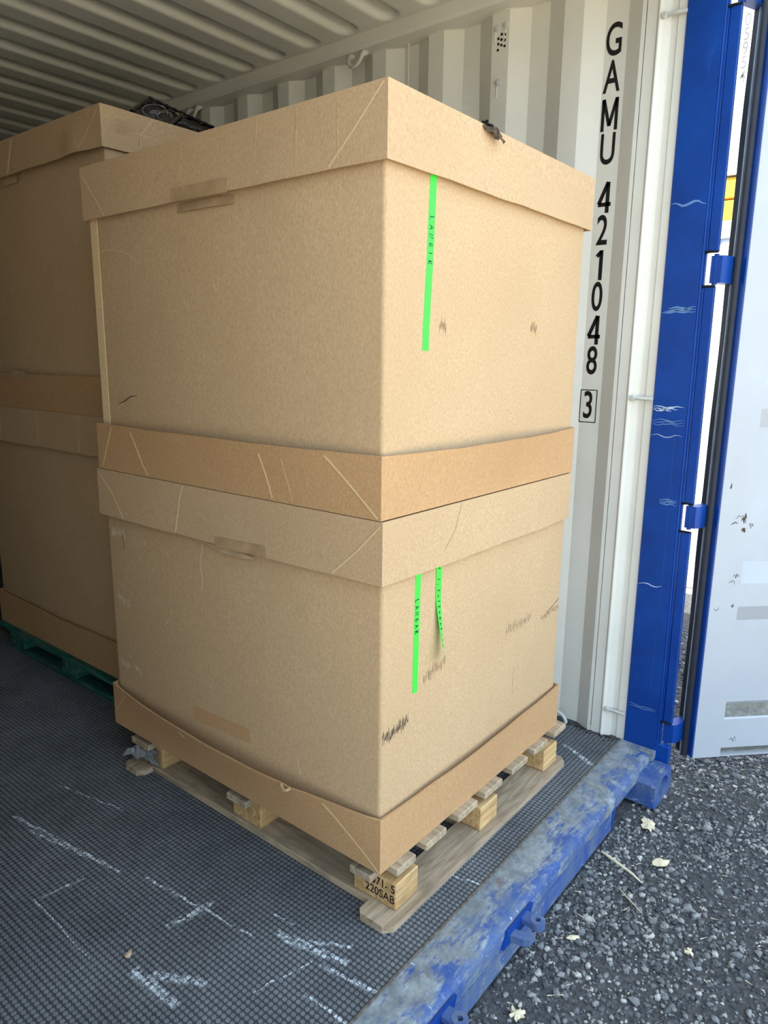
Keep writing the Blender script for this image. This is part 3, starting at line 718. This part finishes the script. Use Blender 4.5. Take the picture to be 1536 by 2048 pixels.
crease(t1, 3, [(1.215, .19), (1.13, .285)], b1, .0025)
crease(t1, 3, [(.79, .285), (.77, .27)], b1, .002)
crease(l1, 3, [(.003, 1.058), (.07, .99), (.152, .918)], b1, .004)
crease(l1, 3, [(.748, 1.066), (.765, 1.03), (.782, .96), (.791, .918)], b1, .0042)
crease(l1, 3, [(1.205, 1.052), (1.13, .99), (1.075, .918)], b1, .003)
crease(l1, 3, [(.30, 1.05), (.31, .98), (.32, .94)], b1, .002, M_lid); crease(l1, 3, [(.46, 1.06), (.465, 1.0)], b1, .0016, M_lid)
crease(l1, 0, [(.33, 1.066), (.30, 1.0), (.25, .955)], b1, .0016, M_card)
mesh_obj('notch_curl', *ribbon_data([t1(3, .318, .301, .001), t1(3, .308, .295, .004), t1(3, .298, .290, .006), t1(3, .290, .294, .005), t1(3, .280, .301, .001)], (-1, 0, .4), .007, .002), M_edge, b1)
ribbon('tape', [l1(3, .60-.01*i, .922+.0005*i) for i in range(22)], (-1, 0, 0), .030, M_btape, b1, .0006)
mesh_obj('tape', *ribbon_data([(.004-.0035*i/6, .66-.03*i, .905-.001*i) for i in range(8)], (-1, 0, .2), .022, .0006, True), M_ctape, b1)
yf = SL-.006
gt1 = flatstrip('green_tape', 0, yf, [(.157, .925), (.154, .80), (.152, .60), (.151, .588)], .0225, M_gtape, b1)
handwriting('LANGAR', .015, .0168, .0030, lambda a, b: (.153+b, yf-.0013, .842-a), (0, -1, 0), M_ink, gt1)
# peeling tape: lower half twists off the board
pk = []
for i in range(25):
    t = i/24; z = .925-.272*t; k_ = max(0, (t-.38)/.62); ang = k_*.8; lift = .001+.020*k_**1.3; cx = .247+.006*k_
    hw = .0125; dx, dy = hw*math.cos(ang), hw*math.sin(ang)
    pk.append(((cx-dx, yf-lift-dy-.0002, z+.003), (cx+dx, yf-lift+dy*.6-.0002, z)))
V = [p for a, b in pk for p in (a, b)]+[(p[0], p[1]-.0005, p[2]) for a, b in pk for p in (a, b)]
n_ = len(pk)*2; F = [[2*i, 2*i+1, 2*i+3, 2*i+2] for i in range(len(pk)-1)]+[[n_+2*i+2, n_+2*i+3, n_+2*i+1, n_+2*i] for i in range(len(pk)-1)]
for i in range(len(pk)-1): F += [[2*i, 2*i+2, n_+2*i+2, n_+2*i], [2*i+1, n_+2*i+1, n_+2*i+3, 2*i+3]]
gt2 = mesh_obj('green_tape', V, F, M_gtape, b1, 60)
def on_peel(a, b):
    t = min(max((a+.02)/.272, 0), .999); i = int(t*24); f_ = t*24-i; i2 = min(i+1, 24)
    L_ = Vector(pk[i][0]).lerp(Vector(pk[i2][0]), f_); R_ = Vector(pk[i][1]).lerp(Vector(pk[i2][1]), f_)
    q = .5+b/.025; p = L_.lerp(R_, q); return p+Vector((-.0004, -.0011, 0))
handwriting('< 1,2m/EnHAFIUn', .013, .0152, .0024, on_peel, (0, -1, 0), M_ink, gt2)
scuffs('scuff_mark', 0, yf, .018, .512, .125, .522, 70, .030, .0013, M_scuffk, b1, 1, .15)
scuffs('scuff_mark', 0, yf, .185, .612, .29, .632, 40, .030, .0009, M_scuffd, b1, 2, .05)
scuffs('scuff_mark', 0, yf, .625, .615, .79, .617, 46, .030, .0009, M_scuffd, b1, 3, .05)
scuffs('scuff_mark', 0, yf, .862, .588, .995, .600, 40, .020, .0009, M_scuffd, b1, 4, .1)
flatstrip('scuff_mark', 0, yf, [(.90, .600), (.95, .612), (.994, .628)], .002, M_scuffk, b1, .0003)
flatstrip('clear_tape', 0, yf, [(.705, .470), (.707, .380)], .034, M_lid, b1, .0004)
scuffs('scuff_mark', 3, SL, 1.185, .856, 1.10, .860, 34, .030, .0022, M_scuffw, b1, 5); scuffs('scuff_mark', 3, SL, 1.06, .850, .98, .850, 12, .02, .0016, M_scuffw, b1, 6)
scuffs('scuff_mark', 3, SL, 1.178, .632, 1.10, .616, 30, .026, .0022, M_scuffw, b1, 7)
scuffs('scuff_mark', 3, SL, 1.180, .390, 1.12, .380, 24, .026, .0022, M_scuffw, b1, 8); scuffs('scuff_mark', 3, SL, 1.09, .392, 1.05, .372, 14, .022, .0024, M_scuffw, b1, 9)
flatstrip('scratch', 3, SL, [(.688, .894), (.700, .850), (.704, .82), (.694, .79), (.704, .75)], .003, M_crease, b1, .0004)
flatstrip('scratch', 3, SL, [(.901, .591), (.875, .615), (.855, .653)], .0022, M_crease, b1, .0004)
flatstrip('scratch', 3, SL, [(1.115, .860), (1.113, .80)], .002, M_scuffk, b1, .0004)
flatstrip('scratch', 3, SL, [(.302, .345), (.292, .305)], .006, M_scuffw, b1, .0004, True)
flatstrip('scratch', 3, SL, [(.555, .775), (.545, .785)], .005, M_scuffw, b1, .0004, True)
flatstrip('tape', 3, SL, [(.77, .330), (.50, .345)], .045, M_tray, b1, .0006)

# ---- upper front box
b2 = empty('cardboard_box', (.5, .6, Z3)); tag(b2, 'upper front cardboard pallet box with one long green tape strip', 'box', 'cardboard boxes in the front stack')
sleeve('sleeve', SL, 1.018, SL-.001, 1.192, Z3+.008, Z6-.008, M_card, b2)
_, t2 = band('tray', -.002, 1.020, .002, 1.207, Z3+.0008, Z4, M_tray, b2, (.030, .01, .02, .018), (.03, 0, .03, .02))
_, l2 = band('lid', 0, 1.040, -.002, 1.203, Z6, Z5, M_lid, b2, (.004, .004, .006, .006), (0, 0, 0, 0), thk=.005)
for a in ([(1.106, 1.21), (1.15, 1.14), (1.184, 1.078)], [(.993, 1.205), (.95, 1.11), (.927, 1.078)], [(.402, 1.196), (.38, 1.13), (.366, 1.078)], [(.171, 1.210), (.10, 1.15), (.011, 1.075)]):
    crease(t2, 3, a, b2, .0042)
crease(t2, 3, [(.32, 1.19), (.29, 1.08)], b2, .002, M_edge)
crease(l2, 3, [(.009, 1.988), (.09, 1.91), (.160, 1.846)], b2, .0040); crease(l2, 3, [(1.194, 1.975), (1.077, 1.845)], b2, .0026)
crease(l2, 3, [(.137, 1.98), (.132, 1.945), (.136, 1.93), (.132, 1.86)], b2, .003, M_edge); crease(l2, 3, [(.26, 1.985), (.262, 1.87)], b2, .0016, M_edge); crease(l2, 3, [(.395, 1.985), (.40, 1.90)], b2, .0012, M_edge); crease(l2, 3, [(.69, 1.985), (.70, 1.85)], b2, .0014, M_edge)
ribbon('tape', [l2(3, .74-.0124*i, 1.858-.0002*i) for i in range(20)], (-1, 0, 0), .034, M_btape, b2, .0006)
mesh_obj('tape', *ribbon_data([(.007-.004*math.sin(i/19*3.14)+.0045, .735-.0124*i, 1.828-.0002*i) for i in range(20)], (-1, 0, .15), .022, .0006), M_btape, b2)
flatstrip('seam_flap', 3, SL, [(1.163, 1.215), (1.163, 1.852)], .038, M_crease, b2, .002)
flatstrip('scratch', 3, SL, [(1.089, 1.286), (1.05, 1.298), (1.02, 1.312), (.986, 1.316)], .004, M_scuffk, b2, .0004, True)
flatstrip('scratch', 3, SL, [(1.16, 1.745), (1.09, 1.752), (1.0, 1.735), (.93, 1.70)], .0016, M_crease, b2, .0004)
flatstrip('scratch', 3, SL, [(.60, 1.64), (.585, 1.605), (.57, 1.62)], .003, M_crease, b2, .0004, True)
yu = SL-.001
gt3 = flatstrip('green_tape', 0, yu, [(.188, 1.872), (.180, 1.66), (.171, 1.50), (.170, 1.456)], .0255, M_gtape, b2)
handwriting('LANGIR', .016, .0195, .0026, lambda a, b: (.184-a*.05+b, yu-.0013, 1.757-a), (0, -1, 0), M_ink, gt3)
scuffs('scuff_mark', 0, yu, .225, 1.520, .255, 1.515, 16, .03, .0009, M_scuffd, b2, 11); scuffs('scuff_mark', 0, yu, .69, 1.535, .73, 1.530, 18, .034, .0013, M_scuffd, b2, 12)
# torn crumpled bit on the lid edge
def crumple(name, pts_lo, pts_hi, mat, parent, seed, n=7, amp=.006, thick=.0012):
    r_ = random.Random(seed); lo0, lo1 = map(Vector, pts_lo); hi0, hi1 = map(Vector, pts_hi); m_ = 5; V = []
    for i in range(n+1):
        for j in range(m_+1):
            p = lo0.lerp(lo1, i/n).lerp(hi0.lerp(hi1, i/n), j/m_); V.append(p+Vector((r_.uniform(-1, 1), r_.uniform(-1, 1), r_.uniform(-1, 1)))*amp)
    q = len(V); V += [v+Vector((thick, thick, 0)) for v in V]; F = []
    for i in range(n):
        for j in range(m_):
            a = i*(m_+1)+j; f = [a, a+1, a+m_+2, a+m_+1]; F.append(f); F.append([x+q for x in f[::-1]])
    return mesh_obj(name, V, F, mat, parent)
M_torn = plain('torn_liner', S(96, 80, 64), .85, .2, var=.35, scale=90)
crumple('torn_flap', ((.366, -.006, 1.992), (.428, -.008, 1.992)), ((.385, -.022, 1.970), (.437, -.024, 1.962)), M_torn, b2, 3, 8, .006)
crumple('torn_flap', ((.368, .004, 1.996), (.425, .004, 1.996)), ((.372, -.008, 2.004), (.43, -.008, 1.985)), M_rubber, b2, 5, 8, .004)

# ---- far stack, farther inside
FX, FY0, FY1 = .200, 1.395, 2.585
b3 = empty('cardboard_box', (.7, 2.0, .145)); tag(b3, 'lower cardboard pallet box on the green pallet, in shade', 'box', 'cardboard boxes in the rear stack')
sleeve('sleeve', FX+.014, 1.20, FY0+.014, FY1-.014, .153, 1.20, M_card, b3)
_, t3 = band('tray', FX, 1.218, FY0, FY1, .1446, .305, M_tray, b3, (.005, .005, .005, .012), (0, 0, 0, .03))
_, l3 = band('lid', FX-.003, 1.216, FY0, FY1, 1.209, 1.055, M_lid, b3, (.004,)*4, thk=.005)
for yy in (2.37, 2.03, 1.69): crease(l3, 3, [(yy, 1.205), (yy+.004, 1.065)], b3, .0022)
b4 = empty('cardboard_box', (.7, 2.0, 1.21)); tag(b4, 'upper rear cardboard pallet box with a crumpled lid corner', 'box', 'cardboard boxes in the rear stack')
sleeve('sleeve', FX+.014, 1.20, FY0+.014, FY1-.014, 1.218, 2.252, M_card, b4)
_, t4 = band('tray', FX, 1.218, FY0, FY1, 1.2098, 1.357, M_tray, b4, (.005, .005, .005, .006), (0, 0, 0, 0))
def d_lid(w_, s, t):
    if w_ == 0:
        return -.020*math.exp(-((s-.10)/.045)**2-((t-.58)/.18)**2)+.014*math.exp(-((s-.06)/.05)**2-((t-.25)/.2)**2)+.012*math.exp(-((s-.16)/.04)**2-((t-.8)/.2)**2)
    if w_ == 3: return .016*math.exp(-((s-.86)/.06)**2-((t-.9)/.4)**2)
    return 0
_, l4 = band('lid', FX-.006, 1.222, FY0-.004, FY1, 2.262, 2.128, M_lid, b4, (.006, .004, .004, .010), (0, 0, 0, 0), d_lid, thk=.005)
crease(t4, 3, [(1.53, 1.345), (1.45, 1.25)], b4, .0025)
crease(l4, 3, [(1.40, 2.255), (1.46, 2.20), (1.515, 2.135)], b4, .0035); crease(l4, 3, [(2.035, 2.255), (2.07, 2.135)], b4, .012); crease(l4, 0, [(.40, 2.258), (.345, 2.195), (.33, 2.135)], b4, .003)
crease(l4, 0, [(.33, 2.20), (.42, 2.19), (.50, 2.14)], b4, .002)
ribbon('clear_tape', [(FX+.004, 2.14-.015*i, 2.118) for i in range(8)], (-1, 0, 0), .034, M_ctape, b4)
ribbon('clear_tape', [t4(3, 2.22-.015*i, 1.352) for i in range(10)], (-1, 0, 0), .030, M_ctape, b4)

# ---- black film-wrapped bundle on the rear stack
bb = empty('film_bundle', (.6, 1.55, 2.263)); tag(bb, 'black film wrapped bundle lying on the rear box lid', 'bundle')
Cc, Aa, Bb, Dd = Vector((.351, 1.45, 2.283)), Vector((.528, 1.60, 2.400)), Vector((.834, 1.60, 2.367)), Vector((.668, 1.45, 2.268))
def bp(u, v, h=0.0): return Cc.lerp(Dd, u).lerp(Aa.lerp(Bb, u), v)+Vector((0, -.4, .9))*h
nu, nv = 22, 10; V = []
for i in range(nu+1):
    for j in range(nv+1):
        u, v = i/nu, j/nv; h = .004*math.sin(u*31+v*5)*math.sin(v*9)
        if abs(u-.49) < .04: h -= .010
        if u > .55: h += .004*math.sin(v*26)
        if i in (0, nu) or j in (0, nv): h -= .004
        V.append(bp(u, v, h))
q = len(V); W_ = nv+1
edge = [i*W_ for i in range(nu+1)]+[nu*W_+j for j in range(1, nv+1)]+[i*W_+nv for i in range(nu-1, -1, -1)]+[j for j in range(nv-1, 0, -1)]
F = [[i*W_+j, i*W_+j+1, (i+1)*W_+j+1, (i+1)*W_+j] for i in range(nu) for j in range(nv)]
V += [Vector((V[e].x+.004, V[e].y+.01, 2.2632)) for e in edge]; ne = len(edge)
F += [[edge[i], edge[(i+1) % ne], q+(i+1) % ne, q+i] for i in range(ne)]+[[q+i for i in range(ne)]]
mesh_obj('wrapped_body', V, F, M_bplastic, bb, 50)
tube('rolled_edge', [bp(u, 1.0, .004) for u in np.linspace(0, 1, 24)], [.006+.002*math.sin(i*2.3) for i in range(24)], M_bplastic, bb, 7)
tube('rolled_edge', [bp(0, v, .003) for v in np.linspace(0, 1, 10)], .006, M_bplastic, bb, 7)
tube('rolled_edge', [bp(.50, v, .001) for v in np.linspace(0, 1, 10)], .007, M_bplastic, bb, 7)
pp = []
for cu_, cv_, ru, rv in ((.22, .42, .15, .40), (.24, .30, .055, .16), (.36, .35, .08, .28)):
    pp.append(ribbon_data([bp(cu_+ru*math.cos(a), cv_+rv*math.sin(a), .006) for a in np.linspace(.2, 5.2, 18)], (-.2, -.6, .8), .0022, .0006))
for k_ in range(4): pp.append(ribbon_data([bp(.20+.022*k_, .20+.015*k_, .006), bp(.215+.022*k_, .30, .006), bp(.21+.022*k_, .40, .006)], (-.2, -.6, .8), .0022, .0006))
for k_ in range(7): pp.append(ribbon_data([bp(.58+.055*k_, .25+.05*(k_ % 3), .008), bp(.61+.055*k_, .30+.07*(k_ % 2), .008)], (-.2, -.6, .8), .004, .0006, True))
mesh_obj('white_print', *merge(pp), M_print, bb)

# ================================================================== LITTER
def flake(name, c, rx, ry, rot, h, mat, label, cat, seed, n=14, jag=.25, group=None):
    r_ = random.Random(seed); V = []; zc = c[2]
    for i in range(n):
        a = 2*math.pi*i/n; k_ = 1+r_.uniform(-jag, jag*.6); x, y = rx*k_*math.cos(a), ry*k_*math.sin(a)
        V.append((c[0]+x*math.cos(rot)-y*math.sin(rot), c[1]+x*math.sin(rot)+y*math.cos(rot), zc+r_.uniform(0, h*.6)))
    V2 = [(v[0], v[1], v[2]+h*.5) for v in V]; V = V+V2+[(c[0], c[1], zc), (c[0], c[1], zc+h*1.3)]; F = []
    for i in range(n):
        j = (i+1) % n; F += [[i, j, n+j, n+i], [j, i, 2*n], [n+i, n+j, 2*n+1]]
    o = mesh_obj(name, V, F, mat, None, None, (c[0], c[1], zc)); tag(o, label, cat, group); return o
G1 = 'pale wood chips littering the gravel'; gz = GZ+.006
flake('wood_chip', (1.07, -.348, gz), .040, .026, .5, .008, M_chip, 'largest pale frayed wood chip, on gravel below the corner casting', 'wood chip', 1, 18, .35, G1)
flake('wood_chip', (.899, -.444, gz), .030, .018, -.6, .006, M_chip, 'flat oblong pale wood chip on gravel beyond the long splinter', 'wood chip', 2, 10, .2, G1)
flake('wood_chip', (.432, -.358, gz), .020, .009, -.9, .006, M_chip, 'narrow pale wood chip on gravel beside the sill keeper', 'wood chip', 3, 9, .3, G1)
flake('wood_chip', (.117, -.351, gz), .018, .016, .2, .007, M_chip, 'shredded star shaped pale chip at the bottom edge of the gravel', 'wood chip', 4, 22, .75, G1)
flake('wood_chip', (.586, -.625, gz), .012, .010, .2, .006, M_chip, 'small frayed pale chip alone on the open gravel at right', 'wood chip', 5, 16, .6, G1)
flake('wood_chip', (-.469, .404, .0008), .013, .008, .5, .003, plain('tan_chip', S(200, 172, 134), .8), 'small tan wood chip on the black studded floor', 'wood chip', 6, 9, .3)
sp_ = tube('wood_splinter', [(.829, -.277, gz+.004), (.815, -.31, gz+.006), (.80, -.355, gz+.006), (.785, -.395, gz+.006), (.768, -.433, gz+.002)], [.003, .005, .0045, .004, .0015], M_chip, None, 6); tag(sp_, 'long thin pale wood splinter lying on gravel near the sill', 'splinter')
sp2 = tube('wood_splinter', [(.70, -.385, gz+.003), (.67, -.43, gz+.005), (.645, -.475, gz+.002)], [.001, .002, .001], M_chip, None, 5); tag(sp2, 'short hair thin splinter on gravel below the long splinter', 'splinter')
M_film = plain('clear_film', S(126, 124, 120), .25, .6, var=.2, scale=80)
fl = crumple('film_scrap', ((.030, 1.115, .110), (.030, 1.03, .106)), ((-.022, 1.150, .060), (.033, 1.015, .040)), M_film, None, 9, 6, .010, .0006)
tag(fl, 'torn scrap of clear plastic film hanging at the pallet corner', 'plastic film')

# ================================================================== GRAVEL
def gravel(n):
    bm = bmesh.new(); bmesh.ops.create_icosphere(bm, subdivisions=1, radius=1); bv = np.array([v.co for v in bm.verts]); bf = np.array([[v.index for v in f.verts] for f in bm.faces]); bm.free()
    vars_ = []
    for _ in range(12): vars_.append(bv*(1+rng.uniform(-.30, .30, (len(bv), 1))))
    vars_ = np.array(vars_)
    n1 = int(n*.88); x = np.concatenate([rng.uniform(-.5, 2.5, n1), rng.uniform(1.37, 3.2, n-n1)]); y = np.concatenate([-.262-1.25*rng.random(n1)**1.15, rng.uniform(-.30, .35, n-n1)])
    patch = np.sin(x*5.1+1)*np.sin(y*6.3+.5)+.6*np.sin(x*11+y*9); keep = rng.random(n) < np.clip(.72+.28*patch, .30, 1); x, y = x[keep], y[keep]; n = len(x)
    r = np.clip(np.exp(rng.normal(math.log(.0042), .45, n)), .0020, .0115)
    big = rng.random(n) < .012; r[big] *= 1.5
    sc_ = np.stack([r*rng.uniform(.8, 1.35, n), r*rng.uniform(.8, 1.2, n), r*rng.uniform(.55, .9, n)], 1)
    a = rng.uniform(0, 2*np.pi, n); ca, sa = np.cos(a), np.sin(a)
    P = vars_[rng.integers(0, 12, n)]*sc_[:, None, :]
    V = np.stack([P[..., 0]*ca[:, None]-P[..., 1]*sa[:, None]+x[:, None], P[..., 0]*sa[:, None]+P[..., 1]*ca[:, None]+y[:, None], P[..., 2]+GZ+(sc_[:, 2]*.45)[:, None]], -1)
    F = bf[None]+(np.arange(n)*len(bv))[:, None, None]
    return V.reshape(-1, 3), F.reshape(-1, 3)
V, F = gravel(46000); gr = np_mesh('gravel', V, F, M_stone); tag(gr, 'loose dark grey crushed stone covering the yard', 'gravel', kind='stuff')
def slivers(n):
    V = []; F = []
    for i in range(n):
        x, y = rng.uniform(-.1, 2.0), -.29-rng.random()*.7; a = rng.uniform(0, 6.3); L, w_ = rng.uniform(.004, .014), rng.uniform(.0008, .0018); z = GZ+rng.uniform(.006, .010)
        c_, s_ = math.cos(a), math.sin(a); o = len(V)
        for dz in (0, .001):
            V += [(x-c_*L+s_*w_, y-s_*L-c_*w_, z+dz), (x+c_*L, y+s_*L, z+dz+.002), (x-c_*L-s_*w_, y-s_*L+c_*w_, z+dz)]
        F += [[o, o+1, o+2], [o+5, o+4, o+3], [o, o+3, o+4, o+1], [o+1, o+4, o+5, o+2], [o+2, o+5, o+3, o]]
    return V, F
sv = mesh_obj('wood_slivers', *slivers(170), M_chip, None); tag(sv, 'fine pale wood slivers scattered over the gravel', 'wood slivers', kind='stuff')
